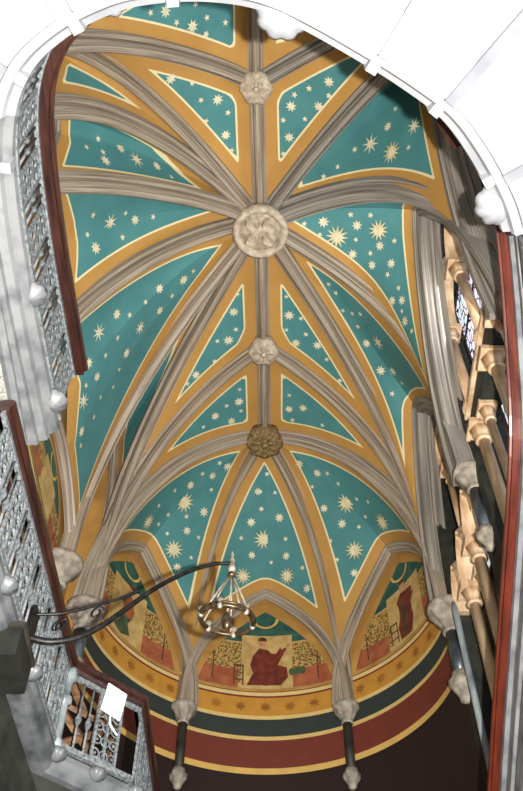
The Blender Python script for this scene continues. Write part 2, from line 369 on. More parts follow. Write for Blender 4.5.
# painted webs ------------------------------------------------------------------
ceiling = empty('ceiling', (0, 7, 10), kind='structure')
STARS = {'Led': [(1.129, 0.1807, 'S'), (0.9888, 0.1297, 'S'), (0.9627, 0.5078, 'S'), (1.074, 0.3547, 'S'), (0.8483, 0.3549, 'S'), (0.5435, 0.6039, 'S'), (0.6606, 0.7001, 'S'), (0.6304, 0.2649, 'S'), (0.9788, 0.4057, 'M'), (0.8684, 0.1949, 'M'), (0.6185, 0.3838, 'M'), (0.7712, 0.5949, 'M'), (1.0841, 0.053, 'P'), (1.0216, 0.2624, 'P'), (0.7004, 0.4817, 'P'), (0.7886, 0.1002, 'P')],
'L1e': [(0.8374, 0.7136, 'S'), (0.7654, 0.6145, 'S'), (1.0199, 0.4586, 'S'), (1.0465, 0.3741, 'S'), (0.9659, 0.2925, 'S'), (0.9367, 0.224, 'S'), (0.6749, 0.3353, 'S'), (0.8958, 0.1103, 'S'), (0.602, 0.2998, 'S'), (0.6746, 0.2211, 'S'), (0.6109, 0.1766, 'S'), (0.5768, 0.0834, 'S'), (0.8395, 0.6666, 'M'), (1.0235, 0.5368, 'M'), (0.7484, 0.5532, 'M'), (1.1684, 0.3383, 'M'), (0.7356, 0.371, 'M'), (1.0144, 0.123, 'M'), (0.8598, 0.1804, 'M'), (0.649, 0.0963, 'M'), (1.163, 0.2342, 'P'), (0.8197, 0.4399, 'P'), (0.8197, 0.0997, 'P')],
'L23': [(0.6794, 0.9033, 'S'), (0.6389, 0.8315, 'S'), (0.3579, 0.898, 'S'), (0.4532, 0.8235, 'S'), (0.2581, 0.8139, 'S'), (0.5356, 0.7294, 'S'), (0.3959, 0.6964, 'S'), (0.3333, 0.6339, 'S'), (0.5522, 0.8894, 'M'), (0.3248, 0.8695, 'M'), (0.5514, 0.7773, 'M'), (0.36, 0.735, 'M'), (0.3514, 0.6647, 'M')],
'L34': [(0.645, 0.9137, 'S'), (0.5126, 0.8664, 'S'), (0.3527, 0.9187, 'S'), (0.3858, 0.7787, 'S'), (0.2122, 0.8277, 'S'), (0.1866, 0.6985, 'S'), (0.4852, 0.9113, 'M'), (0.4496, 0.8243, 'M'), (0.2571, 0.8858, 'M'), (0.2507, 0.7371, 'M')],
'R23': [(0.6395, 0.9088, 'S'), (0.5873, 0.8549, 'S'), (0.3065, 0.9156, 'S'), (0.4648, 0.8404, 'S'), (0.2342, 0.84, 'S'), (0.4449, 0.7602, 'S'), (0.3521, 0.7125, 'S'), (0.1876, 0.6618, 'S'), (0.4809, 0.9024, 'M'), (0.2586, 0.8821, 'M'), (0.4904, 0.7948, 'M'), (0.2394, 0.7713, 'M'), (0.2303, 0.6935, 'M')],
'R34': [(0.5607, 0.9143, 'S'), (0.2377, 0.9058, 'S'), (0.3367, 0.7992, 'S'), (0.1834, 0.8286, 'S'), (0.0932, 0.7143, 'S'), (0.3735, 0.9166, 'M'), (0.466, 0.8673, 'M'), (0.2273, 0.8583, 'M'), (0.1916, 0.7671, 'M')],
'RBA': [(1.0719, 0.4619, 'S'), (1.0178, 0.4035, 'S'), (0.8832, 0.1812, 'S'), (0.822, 0.0433, 'S'), (0.989, 0.4984, 'S'), (1.0857, 0.5721, 'S'), (1.1026, 0.6203, 'S'), (1.0468, 0.1065, 'S'), (1.1805, 0.4517, 'S'), (0.972, 0.3447, 'M'), (0.9222, 0.256, 'M'), (1.0362, 0.1688, 'M'), (1.1055, 0.0683, 'M'), (0.8397, 0.0886, 'M'), (1.1163, 0.3048, 'P'), (0.9334, 0.0744, 'P')],
'RAW': [(0.8702, 0.7501, 'S'), (0.7629, 0.6894, 'S'), (0.8208, 0.4534, 'S'), (0.967, 0.4317, 'S'), (0.9684, 0.3029, 'S'), (0.8745, 0.1662, 'S'), (0.5836, 0.6227, 'S'), (0.7672, 0.3781, 'S'), (0.6155, 0.4879, 'S'), (0.5219, 0.5748, 'S'), (0.6968, 0.2818, 'S'), (0.4999, 0.4292, 'S'), (0.4646, 0.5263, 'S'), (0.6658, 0.2075, 'S'), (0.4614, 0.3592, 'S'), (0.5498, 0.2318, 'S'), (0.4965, 0.1686, 'S'), (0.4217, 0.3246, 'S'), (0.9075, 0.624, 'M'), (0.6317, 0.6803, 'M'), (0.9095, 0.4114, 'M'), (0.8305, 0.2852, 'M'), (0.6966, 0.5218, 'M'), (0.6953, 0.3963, 'M'), (0.7665, 0.226, 'M'), (0.5508, 0.3112, 'M'), (0.6146, 0.2004, 'M'), (0.5043, 0.227, 'M'), (0.7965, 0.5809, 'L'), (0.9042, 0.2684, 'L'), (0.6072, 0.3754, 'L')],
'Al': [(0.9057, 0.5712, 'S'), (0.9489, 0.6833, 'S'), (1.1649, 0.5667, 'S'), (0.8015, 0.4046, 'S'), (0.7868, 0.2803, 'S'), (0.9686, 0.2405, 'S'), (0.9569, 0.1614, 'S'), (0.8522, 0.0484, 'S'), (1.1162, 0.3406, 'S'), (1.0663, 0.1709, 'S'), (1.3658, 0.3762, 'S'), (1.1425, 0.0745, 'S'), (1.3788, 0.2688, 'S'), (1.3869, 0.1072, 'S'), (1.1048, 0.7151, 'M'), (1.0299, 0.6, 'M'), (0.9149, 0.471, 'M'), (1.2671, 0.4729, 'M'), (1.2035, 0.3097, 'M'), (1.004, 0.0481, 'M'), (1.2851, 0.1421, 'M'), (1.0095, 0.3601, 'L'), (0.8325, 0.1589, 'L'), (1.1846, 0.1706, 'L')],
'Ac': [(1.0398, 0.7413, 'S'), (0.9557, 0.522, 'S'), (0.7482, 0.4045, 'S'), (0.8351, 0.0614, 'S'), (0.8993, 0.6406, 'M'), (0.8481, 0.4676, 'M'), (0.8832, 0.262, 'M'), (0.9955, 0.0562, 'M'), (0.9838, 0.325, 'L'), (0.8135, 0.1651, 'L'), (1.0346, 0.7408, 'S'), (1.1519, 0.6427, 'S'), (0.9594, 0.5212, 'S'), (1.2103, 0.3871, 'S'), (1.0471, 0.1935, 'S'), (1.3673, 0.2777, 'S'), (1.1982, 0.0725, 'S'), (1.4093, 0.0954, 'S'), (0.9399, 0.6317, 'S'), (1.1659, 0.4974, 'M'), (1.1925, 0.2829, 'M'), (1.3815, 0.174, 'M'), (1.1778, 0.1617, 'L')],
'Ar': [(0.7755, 0.6154, 'S'), (1.0813, 0.4852, 'S'), (1.0945, 0.5763, 'S'), (1.1096, 0.3508, 'S'), (1.1977, 0.3125, 'S'), (1.039, 0.225, 'S'), (0.9364, 0.2201, 'S'), (0.6045, 0.3729, 'S'), (0.5865, 0.2796, 'S'), (0.8592, 0.0681, 'S'), (0.5785, 0.1144, 'S'), (1.1697, 0.0768, 'S'), (0.897, 0.7389, 'M'), (0.9982, 0.6063, 'M'), (0.7376, 0.4934, 'M'), (0.825, 0.3369, 'M'), (0.9897, 0.064, 'M'), (0.703, 0.1209, 'M'), (0.9846, 0.3605, 'L'), (1.1517, 0.1595, 'L'), (0.7932, 0.1861, 'L')],
'R12': [(0.4226, 0.7065, 'S'), (0.6864, 0.8348, 'S'), (0.7251, 0.8813, 'S'), (0.4521, 0.7642, 'S'), (0.5946, 0.9166, 'S'), (0.4352, 0.8424, 'S'), (0.3189, 0.9146, 'S'), (0.6024, 0.7697, 'M'), (0.6519, 0.8911, 'M'), (0.4353, 0.7971, 'M'), (0.4056, 0.8945, 'M')],
'RWb': [(0.8977, 0.2059, 'S'), (0.832, 0.4738, 'S'), (0.6953, 0.2042, 'S'), (0.7818, 0.5942, 'S'), (0.5274, 0.3978, 'S'), (0.7689, 0.6764, 'S'), (0.8421, 0.2725, 'M'), (0.5821, 0.496, 'M'), (0.5475, 0.1436, 'M'), (0.781, 0.1351, 'P'), (0.8043, 0.3926, 'P'), (0.5923, 0.2183, 'P'), (0.6845, 0.5667, 'P'), (0.5628, 0.0319, 'P'), (0.67, 0.0334, 'P'), (0.6988, 0.3123, 'L')],
'R01': [(0.2099, 0.9127, 'M')],
'L12': [(0.6226, 0.6026, 'S'), (0.6078, 0.6466, 'S'), (0.7348, 0.7848, 'S'), (0.6056, 0.8085, 'S'), (0.6534, 0.9011, 'S'), (0.4125, 0.8168, 'S'), (0.3396, 0.9028, 'S'), (0.6516, 0.7077, 'M'), (0.4871, 0.7441, 'M'), (0.7129, 0.8698, 'M'), (0.4371, 0.8859, 'M')],
'L01': [(0.249, 0.8469, 'S'), (0.3409, 0.7521, 'S'), (0.3919, 0.8512, 'S'), (0.2505, 0.8461, 'S'), (0.5106, 0.8168, 'S'), (0.3608, 0.9083, 'S'), (0.4785, 0.6692, 'S'), (0.4727, 0.719, 'M'), (0.3065, 0.8037, 'M'), (0.233, 0.8994, 'M')],
'Lcb': [(0.8392, 0.037, 'S'), (0.8409, 0.1306, 'S'), (0.8243, 0.1975, 'S'), (0.8051, 0.0837, 'M')],
'Ldc': [(0.4703, 0.264, 'S'), (0.5281, 0.4748, 'S'), (0.6324, 0.5805, 'S'), (0.7573, 0.2379, 'S'), (0.7819, 0.1551, 'S'), (0.903, 0.1925, 'S'), (0.7201, 0.0666, 'S'), (0.8446, 0.0685, 'S'), (0.5728, 0.6559, 'S'), (0.641, 0.2669, 'M'), (0.5173, 0.3649, 'M'), (0.765, 0.4989, 'M'), (0.8709, 0.3066, 'M'), (0.523, 0.1653, 'P'), (0.765, 0.399, 'P')]}
#STARDATA
def resample(c, n):
    c = np.array([tuple(p) for p in c]); d = np.r_[0, np.cumsum(np.linalg.norm(np.diff(c, axis=0), axis=1))]
    t = np.linspace(0, d[-1], n); return np.stack([np.interp(t, d, c[:, i]) for i in range(3)], 1)
GN = 52
def star_poly(k, r, inner, rot):
    return [(r*math.cos(rot+PI*i/k)*(1 if i % 2 == 0 else inner), r*math.sin(rot+PI*i/k)*(1 if i % 2 == 0 else inner)) for i in range(2*k)]
KINDS = {'S': (.056, 5, .45), 'M': (.102, 8, .5), 'P': (.165, 8, .3), 'L': (.2, 12, .42)}
WEBS = {}
def coons(c0, c1, base, top):
    n = GN; A = resample(c0, n); B = resample(c1, n); t = np.linspace(0, 1, n)
    Bs = resample(base, n) if base is not None else A[0]+(B[0]-A[0])*t[:, None]
    Tp = resample(top, n) if top is not None else A[-1]+(B[-1]-A[-1])*t[:, None]
    if base is not None:      # let the arch's ends meet the feet of the ribs
        f = np.clip(1-t/.35, 0, 1)[:, None]**2; Bs = Bs+(A[0]-Bs[0])*f+(B[0]-Bs[-1])*f[::-1]
    s = t[:, None, None]; v = t[None, :, None]
    return (1-s)*A[None]+s*B[None]+(1-v)*Bs[:, None]+v*Tp[:, None]-((1-s)*(1-v)*A[0]+s*(1-v)*B[0]+(1-s)*v*A[-1]+s*v*B[-1])
def dist(flat, curve):
    c = resample(curve, 90); a = c[:-1]; b = c[1:]; ab = b-a; L2 = (ab**2).sum(1)
    q = ((flat[:, None]-a)*ab).sum(2)/np.maximum(L2, 1e-9); q = np.clip(q, 0, 1)
    return np.linalg.norm(flat[:, None]-(a+q[..., None]*ab), axis=2).min(1)
def web(key, c0, c1, base, top, ow=.21, bosses=(), label=None, bulge=.2, split=28):
    """painted web between two ribs: one patch up to a ridge, or two patches meeting in a crease that runs from the wall arch's point to the boss"""
    n = GN; patches = []
    if base is None: patches = [coons(c0, c1, None, top)]
    else:
        h = split; ap = base[h]; hd = (c0[-1]+c1[-1])/2
        cre = [ap.lerp(hd, i/20)+Vector((0, 0, bulge*math.sin(PI*i/20))) for i in range(21)]
        patches = [coons(c0, cre, base[:h+1], None), coons(cre, c1, base[h:], None)]
    mb = MB(); mb.attr = []; cen = np.array([0, 8, 5.]); DD = []
    for pi_, P in enumerate(patches):
        flat = P.reshape(-1, 3)
        D = np.minimum(dist(flat, c0), dist(flat, c1))-.11
        if base is not None: D = np.minimum(D, dist(flat, base)-.06)
        if top is not None: D = np.minimum(D, dist(flat, top)-.125)
        for bp, br in bosses: D = np.minimum(D, np.linalg.norm(flat-(np.array(bp)+[0, 0, DEPTH]), axis=1)-br)
        mb.add(flat, [(i*n+j, (i+1)*n+j, (i+1)*n+j+1, i*n+j+1) for i in range(n-1) for j in range(n-1)], M['web'], smooth=True); mb.attr += list(D-ow+1.0); DD.append((D-ow).reshape(n, n))
    for (ss, tt, k) in STARS.get(key, []):       # gilt stars painted on the web
        P = patches[min(len(patches)-1, int(ss))]; Dp = DD[min(len(patches)-1, int(ss))]; ss = ss-min(len(patches)-1, int(ss))
        i, j = min(n-2, int(ss*(n-1))), min(n-2, int(tt*(n-1))); fi, fj = ss*(n-1)-i, tt*(n-1)-j
        p = (1-fi)*(1-fj)*P[i, j]+fi*(1-fj)*P[i+1, j]+(1-fi)*fj*P[i, j+1]+fi*fj*P[i+1, j+1]
        if Dp[i, j] < KINDS[k][0]*.5: continue
        du = P[i+1, j]-P[i, j]; dv = P[i, j+1]-P[i, j]; nn = np.cross(du, dv); nn /= max(1e-9, np.linalg.norm(nn))
        if nn@(cen-p) < 0: nn = -nn
        e1 = dv/np.linalg.norm(dv); e2 = np.cross(nn, e1); r, kk, inn = KINDS[k]; r *= random.uniform(.9, 1.1)
        p = p+nn*.014; pts = [p]+[p+x*e1+y*e2 for x, y in star_poly(kk, r, inn, random.uniform(0, 6.28))]; m = len(pts)-1
        mb.add(pts, [(0, a+1, (a+1) % m+1) for a in range(m)], M['stargold' if k == 'L' else 'star'])
        mb.attr += [0.]*len(pts)
        if k == 'L':
            p2 = p+nn*.006; pts = [p2]+[p2+x*e1+y*e2 for x, y in star_poly(12, r*.5, .5, .3)]
            mb.add(pts, [(0, a+1, (a+1) % m+1) for a in range(m)], M['star']); mb.attr += [0.]*len(pts)
    o = mb.build('vault_panel', ceiling, label); WEBS[key] = (o, n); return o
Bz = {1: (b1, .22), 2: (b2, .4), 3: (b3, .25), 4: (b4, .3)}
w = lambda k: R_[k].web
web('R34', w('r4'), w('r3'), None, g34.web[::-1], bosses=[Bz[4]])
web('R23', w('r3'), w('rB'), None, g23.web[::-1], bosses=[Bz[3]])
web('RBA', w('rB'), w('rA'), w1.web, None, .17, bulge=.5)
web('RAW', w('rA'), w('rW'), w2.web, None, .17, bosses=[Bz[2]], bulge=.3)
web('RWb', w('rW'), w('rb'), w3.web, None, .2, bulge=.3)
web('R12', w('rb'), w('ra'), None, g12.web[::-1], bosses=[Bz[1]])
web('R01', w('ra'), rib(SNR, b0, '', build=False).web, None, g01.web[::-1])
web('L34', w('l4'), w('l3'), None, g34.web[::-1], bosses=[Bz[4]])
web('L23', w('l3'), w('l2'), None, g23.web[::-1], bosses=[Bz[3]])
web('L21', w('l2'), w('l1'), v1.web, None, .1, bulge=.05)
cend = Vector((-3.14, 8.0, 11.7)); b_ = v2.web[:29]; b_ = b_+[b_[-1].lerp(cend, i/12) for i in range(1, 13)]; foot = w('le')[0]
b_ = b_+[cend.lerp(foot, i/16)+Vector((0, 0, .5*math.sin(PI*i/16))) for i in range(1, 17)]
web('L1e', w('l1'), w('le'), b_, None, split=40, bulge=.8)
web('Led', w('le'), w('ld'), v3.web, None, bulge=.8)
web('Ldc', w('ld'), w('lc'), v4.web, None, .17, bulge=.6)
web('Lcb', w('lc'), w('lb'), v5.web, None, .15, bulge=.6)
web('L12', w('lb'), w('la'), None, g12.web[::-1], bosses=[Bz[1]])
web('L01', w('la'), rib(SNL, b0, '', build=False).web, None, g01.web[::-1])
web('Al', w('l4'), w('al'), wl.web, None, .2, bulge=.35)
web('Ac', w('al'), w('ar'), wc.web, None, .2, bulge=.35)
web('Ar', w('ar'), w('r4'), wr.web, None, .2, bulge=.35)
#VAULTEND

# ------------------------------------------------------------------ carved bosses
def leafmod(n, a): return lambda q, i: 1+a*math.cos(n*q)
t = empty('roof_boss', b2+Vector((0, 0, -.14)), 'large round stone boss carved with a quatrefoil at the centre of the vault', 'boss')
MB().lathe(b2+Vector((0, 0, -.2)), [(.36, .12), (.36, -.02), (.43, -.06), (.475, -.02), (.48, .1), (.42, .3)], M['boss'], 40, leafmod(20, .02)).build('rim', t)
MB().lathe(b2+Vector((0, 0, -.2)), [(.05, .06), (.38, .06), (.38, .25)], M['boss'], 32).build('disc', t)
for i in range(4):
    a = PI/4+i*PI/2; mb = MB(); cx, cy = b2.x+.185*math.cos(a), b2.y+.185*math.sin(a)
    pts = []
    for j in range(24):
        q = 2*PI*j/24; r = .12+.055*max(0, math.cos(q-a))**3
        pts.append((cx+r*math.cos(q), cy+r*math.sin(q)))
    inner = [(cx+(x-cx)*.72, cy+(y-cy)*.72) for x, y in pts]; z = b2.z-.13
    vs = [(x, y, z) for x, y in pts]+[(x, y, z-.11) for x, y in inner]+[(cx, cy, z-.05)]
    mb.add(vs, [(j, (j+1) % 24, 24+(j+1) % 24, 24+j) for j in range(24)]+[(24+j, 24+(j+1) % 24, 48) for j in range(24)], M['boss'], smooth=False)
    mb.build('petal', t)
def leafy_boss(b, r, mat, label, n=8):
    t = empty('roof_boss', b+Vector((0, 0, -.12)), label, 'boss', 'carved bosses on the ridge of the vault')
    MB().lathe(b, [(r*.8, -.1), (r, -.06), (r, .06), (r*.85, .28)], M[mat], 32, leafmod(n, .06)).build('rim', t)
    for i in range(n):
        a = 2*PI*i/n; d = Vector((math.cos(a), math.sin(a), 0)); s = Vector((-d.y, d.x, 0)); o = b+Vector((0, 0, -.1))
        vs = [o+d*r*.12, o+d*r*.5+s*r*.22+Vector((0, 0, -.05)), o+d*r*.9, o+d*r*.5-s*r*.22+Vector((0, 0, -.05)), o+d*r*.55+Vector((0, 0, -.015))]
        MB().add(vs, [(0, 1, 4), (1, 2, 4), (2, 3, 4), (3, 0, 4)], M[mat]).build('leaf', t)
    MB().lathe(b+Vector((0, 0, -.16)), [(r*.02, 0), (r*.16, .01), (r*.22, .06)], M[mat], 12).build('centre', t)
leafy_boss(b1, .25, 'boss', 'topmost small carved boss, nearest the white arch', 6)
leafy_boss(b3, .27, 'boss', 'small pale carved boss next below the large round boss', 6)
leafy_boss(b4, .36, 'bossbrown', 'brown boss carved with a flower, where the apse ribs meet', 8)

# ------------------------------------------------------------------ corbels
def corbel(S, out, label, shaft='slate', k=1., ls=.85, leafy=True, group='carved wall corbels carrying the ribs'):
    """capital under the ribs, short marble shaft, carved pendant; 'out' points from the wall to the room"""
    o = Vector(S)-Vector(out)*.1; t = empty('corbel', o+Vector((0, 0, -.5*k-ls-.5*k)), label, 'corbel', group)
    cap = MB().lathe(o, [(.13*k, -.5*k), (.17*k, -.47*k), (.14*k, -.43*k), (.17*k, -.33*k), (.24*k, -.2*k), (.32*k, -.1*k), (.3*k, -.06*k), (.35*k, -.05*k), (.36*k, .05*k), (.28*k, .08*k)], M['capital'], 32,
                     (lambda q, i: 1+(.16*math.cos(8*q+i*.6) if 3 <= i <= 5 else 0)) if leafy else (lambda q, i: 1+(.05*math.cos(6*q) if 3 <= i <= 5 else 0)))
    cap.build('capital', t)
    MB().lathe(o, [(.125*k, -.5*k-ls), (.125*k, -.48*k)], M[shaft], 20).build('shaft', t)
    z = -.5*k-ls
    MB().lathe(o, [(.03, z-.5*k), (.1*k, z-.46*k), (.11*k, z-.38*k), (.2*k, z-.22*k), (.22*k, z-.1*k), (.16*k, z-.04*k), (.17*k, z+.02), (.12*k, z+.03)], M['capital'], 24,
               lambda q, i: 1+(.1*math.cos(6*q) if i in (3, 4) else 0)).build('pendant', t)
    return t
def inw(S): return Vector((AX-S.x, AY-S.y, 0)).normalized()
corbel(CL, inw(CL), 'dark wall shaft corbel left of the middle apse mural', 'dark', .66, .9)
corbel(CR, inw(CR), 'dark wall shaft corbel right of the middle apse mural', 'dark', .66, .9)
corbel(SFR, (-1, 0, 0), 'large leafy corbel with a blue grey shaft at the right end of the apse', 'slate', .95, .8)
corbel(SMR, (-1, 0, 0), 'plain moulded corbel with a slate shaft beside the right windows', 'slate', .72, .8, False)
corbel(SWR, (-1, 0, 0), 'small corbel under the broad grey arch beside the red handrail', 'slate', .5, .4, False)
corbel(SFL, (1, 0, 0), 'carved corbel with twisting leaves behind the iron bracket', 'slate', .9, .6)
corbel(SML, (1, 0, 0), 'capital on a pale grey shaft beside the lower handrail', 'shaftgrey', .95, 1.2, False)

# ------------------------------------------------------------------ walls
RW = 3.0
mb = MB(); n = 56; a0, a1 = -PI/2, PI/2; zs = [FLOOR, 5., 9., 11., 13., 15.]
vs = []; 
for i in range(n+1):
    a = a0+(a1-a0)*i/n
    for z in zs: vs.append((AX+RW*math.sin(a), AY+RW*math.cos(a), z))
k = len(zs)
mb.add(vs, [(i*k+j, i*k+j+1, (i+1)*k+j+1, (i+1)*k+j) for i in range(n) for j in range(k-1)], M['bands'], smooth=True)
for i in range(-9, 10):      # roundels painted along the gold band
    u = i*.46
    if abs(abs(u)-1.55) < .18: continue
    cp = lambda uu, z: Vector((AX+(RW-.012)*math.sin(uu/RW), AY+(RW-.012)*math.cos(uu/RW), z)); vs = [cp(u, 10.365)]
    for j in range(16):
        q = 2*PI*j/16; r = .12 if j % 2 == 0 else .06; vs.append(cp(u+r*math.cos(q), 10.365+r*math.sin(q)))
    mb.add(vs, [(0, j+1, (j+1) % 16+1) for j in range(16)], M['roundel'])
mb.build('wall_apse', kind='structure')
mb = MB(); mb.add([(-3.32, 11.3, FLOOR), (-3.32, -3, FLOOR), (-3.32, -3, 15), (-3.32, 11.3, 15)], [(0, 1, 2, 3)], M['bandslow']); mb.box((-3.47, 4.1, 6.7), (.24, 14.4, 16.6), M['dark']); mb.box((-3.16, 11.26, 6.7), (.36, .16, 16.6), M['ochre']); mb.build('wall_left', kind='structure')
# right wall: a solid base, piers between the windows, a back behind the openings
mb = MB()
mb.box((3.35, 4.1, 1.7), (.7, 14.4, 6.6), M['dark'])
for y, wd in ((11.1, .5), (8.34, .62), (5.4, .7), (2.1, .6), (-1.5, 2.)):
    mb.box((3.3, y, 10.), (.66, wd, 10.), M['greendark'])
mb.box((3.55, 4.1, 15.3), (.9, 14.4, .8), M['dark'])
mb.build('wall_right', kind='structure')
# stepped stone reveals inside the right wall arches
def reveal(wa, x0, x1, label, mat='ribdark'):
    """successive smaller, deeper mouldings behind a wall arch"""
    mb = MB(); k = len(wa.soffit); prof = [(.0, -.15), (0, 0), (-.05, .03), (-.1, .01), (-.12, .06), (-.16, .08), (-.2, .05), (-.23, .09), (-.28, .1), (-.28, -.15)]
    mb.sweep(wa.soffit, wa.Ls, wa.Ns, prof, M[mat]); mb.build('arch_reveal', None, label, 'arch', 'stepped reveals of the right wall arches')
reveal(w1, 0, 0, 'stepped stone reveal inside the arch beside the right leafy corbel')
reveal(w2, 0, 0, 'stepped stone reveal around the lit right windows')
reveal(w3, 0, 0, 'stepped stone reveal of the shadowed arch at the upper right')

# ------------------------------------------------------------------ right windows and their marble colonnettes
def colonnette(x, y, z0, z1, label, r=.085, mat='tan', group='tan marble window colonnettes'):
    t = empty('colonnette', (x, y, z0), label, 'column', group)
    MB().lathe((x, y, 0), [(r, z0), (r, z1-.3)], M[mat], 18).build('shaft', t)
    MB().lathe((x, y, z1-.34), [(r*1.05, 0), (r*1.5, .02), (r*1.05, .05), (r*1.2, .14), (r*1.9, .26)], M[mat], 18, lambda q, i: 1+(.08*math.cos(6*q) if i > 2 else 0)).build('capital', t)
    mb = MB(); mb.box((x, y, z1-.05), (r*4.4, r*4.4, .07), M[mat]); mb.box((x, y, z1+.01), (r*3.9, r*3.9, .06), M[mat]); mb.build('abacus', t)
    MB().lathe((x, y, z0), [(r*1.9, 0), (r*1.9, .08), (r*1.4, .12), (r*1.6, .17), (r*1.1, .24)], M[mat], 18).build('base', t)
    return t
def small_arch(y0, y1, x, z, rise, label, th=.11):
    """tan pointed arch between two colonnettes, with a block above each capital"""
    n = 17; pts = []; h = (y1-y0)/2; R = (h*h+rise*rise)/(2*h)
    for i in range(n):
        u = -1+2*i/(n-1); xx = (1-abs(u))*h; pts.append(Vector((x, y0+h+u*h, z+math.sqrt(max(0, R*R-(R-xx)**2)))))
    Ls, Ns = frames(pts, Vector((-1, 0, 0)))
    prof = [(-.14, -th), (.08, -th), (.14, -th*.4), (.1, 0), (.15, th*.45), (.06, th), (-.14, th)]
    MB().sweep(pts, Ls, Ns, prof, M['tan']).build('window_arch', None, label, 'arch', 'tan marble window arches')
SILL = 5.0
# bay beside the lit windows: tall lights above a transom, lower lights below it
for y, nm in ((7.87, 'far'), (6.64, 'near')):
    colonnette(3.1, y, 10.95, 13.2, 'upper tan colonnette of the lit window, %s' % ('the one nearer the grey wall arch' if nm == 'far' else 'the one highest in the photo'))
    colonnette(3.1, y, SILL, 10.5, 'tall lower tan colonnette under the lit window, %s' % ('beside the plain corbel' if nm == 'far' else 'close to the red handrail'))
colonnette(3.14, 7.5, SILL, 10.5, 'slim lower tan colonnette between the two tall ones under the lit window', .06)
colonnette(3.1, 5.95, SILL, 10.5, 'lower tan colonnette under the broad grey arch')
small_arch(6.64, 7.87, 3.1, 13.2, .9, 'tan pointed arch over the lit window')
small_arch(5.6, 6.64, 3.1, 13.2, .8, 'tan pointed arch at the top of the right windows')
small_arch(7.87, 8.5, 3.1, 13.2, .6, 'half hidden tan arch against the grey wall arch')
mb = MB(); mb.box((3.2, 6.85, 10.72), (.3, 2.6, .4), M['greendark']); mb.box((3.05, 6.85, 10.95), (.14, 2.6, .08), M['tan']); mb.build('trim_1', kind='structure')
# bay by the apse
colonnette(3.1, 10.2, SILL, 9.55, 'tan colonnette nearest the right leafy corbel')
colonnette(3.1, 9.43, SILL, 9.72, 'tan colonnette under the slate shafted corbel')
colonnette(3.18, 9.8, SILL, 9.5, 'slim tan colonnette between the two by the apse', .055)
colonnette(3.14, 8.7, SILL, 9.9, 'tan colonnette right of the slate shafted corbel', .075)
small_arch(9.43, 10.2, 3.1, 9.6, .75, 'tan window arch nearest the apse')
small_arch(10.2, 10.85, 3.1, 9.6, .7, 'narrow tan arch against the leafy corbel pier')
small_arch(8.7, 9.43, 3.1, 9.72, .75, 'tan window arch behind the slate shaft')
for i, (y, z1) in enumerate(((10.05, 12.2), (9.45, 12.4))):
    colonnette(3.16, y, 10.4, z1, 'upper tan colonnette in the arch by the apse, %s' % ('lower one in the photo' if i == 0 else 'upper one in the photo'), .06)
small_arch(9.45, 10.05, 3.16, 12.4, .5, 'topmost small tan arch in the bay by the apse')
mb = MB(); mb.box((3.25, 9.75, 10.3), (.2, 2.2, .16), M['tan']); mb.build('trim_2', kind='structure')
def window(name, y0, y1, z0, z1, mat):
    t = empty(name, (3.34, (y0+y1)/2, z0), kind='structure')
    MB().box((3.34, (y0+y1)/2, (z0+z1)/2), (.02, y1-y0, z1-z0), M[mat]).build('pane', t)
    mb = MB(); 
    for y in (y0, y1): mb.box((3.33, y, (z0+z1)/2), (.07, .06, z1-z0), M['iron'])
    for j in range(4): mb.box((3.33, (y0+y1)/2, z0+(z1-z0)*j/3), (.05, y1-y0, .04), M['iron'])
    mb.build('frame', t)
MB().lathe((2.93, 10.72, 0), [(.05, SILL), (.05, 9.6), (.02, 9.75)], M['shaftgrey'], 12).build('wall_shaft', None, 'slim grey wall shaft directly right of the right leafy corbel', 'column')
window('window_1', 6.66, 7.86, 10.95, 13.9, 'glass'); window('window_2', 5.7, 6.6, 10.95, 13.7, 'glass')
window('window_3', 6.66, 7.45, 7.5, 10.45, 'glass'); window('window_4', 5.7, 6.6, 7.5, 10.45, 'glass')
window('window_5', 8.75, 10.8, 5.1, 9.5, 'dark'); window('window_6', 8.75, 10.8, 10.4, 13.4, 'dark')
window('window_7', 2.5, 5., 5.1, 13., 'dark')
window('window_8', 6.66, 7.9, 5.1, 7.4, 'dark')

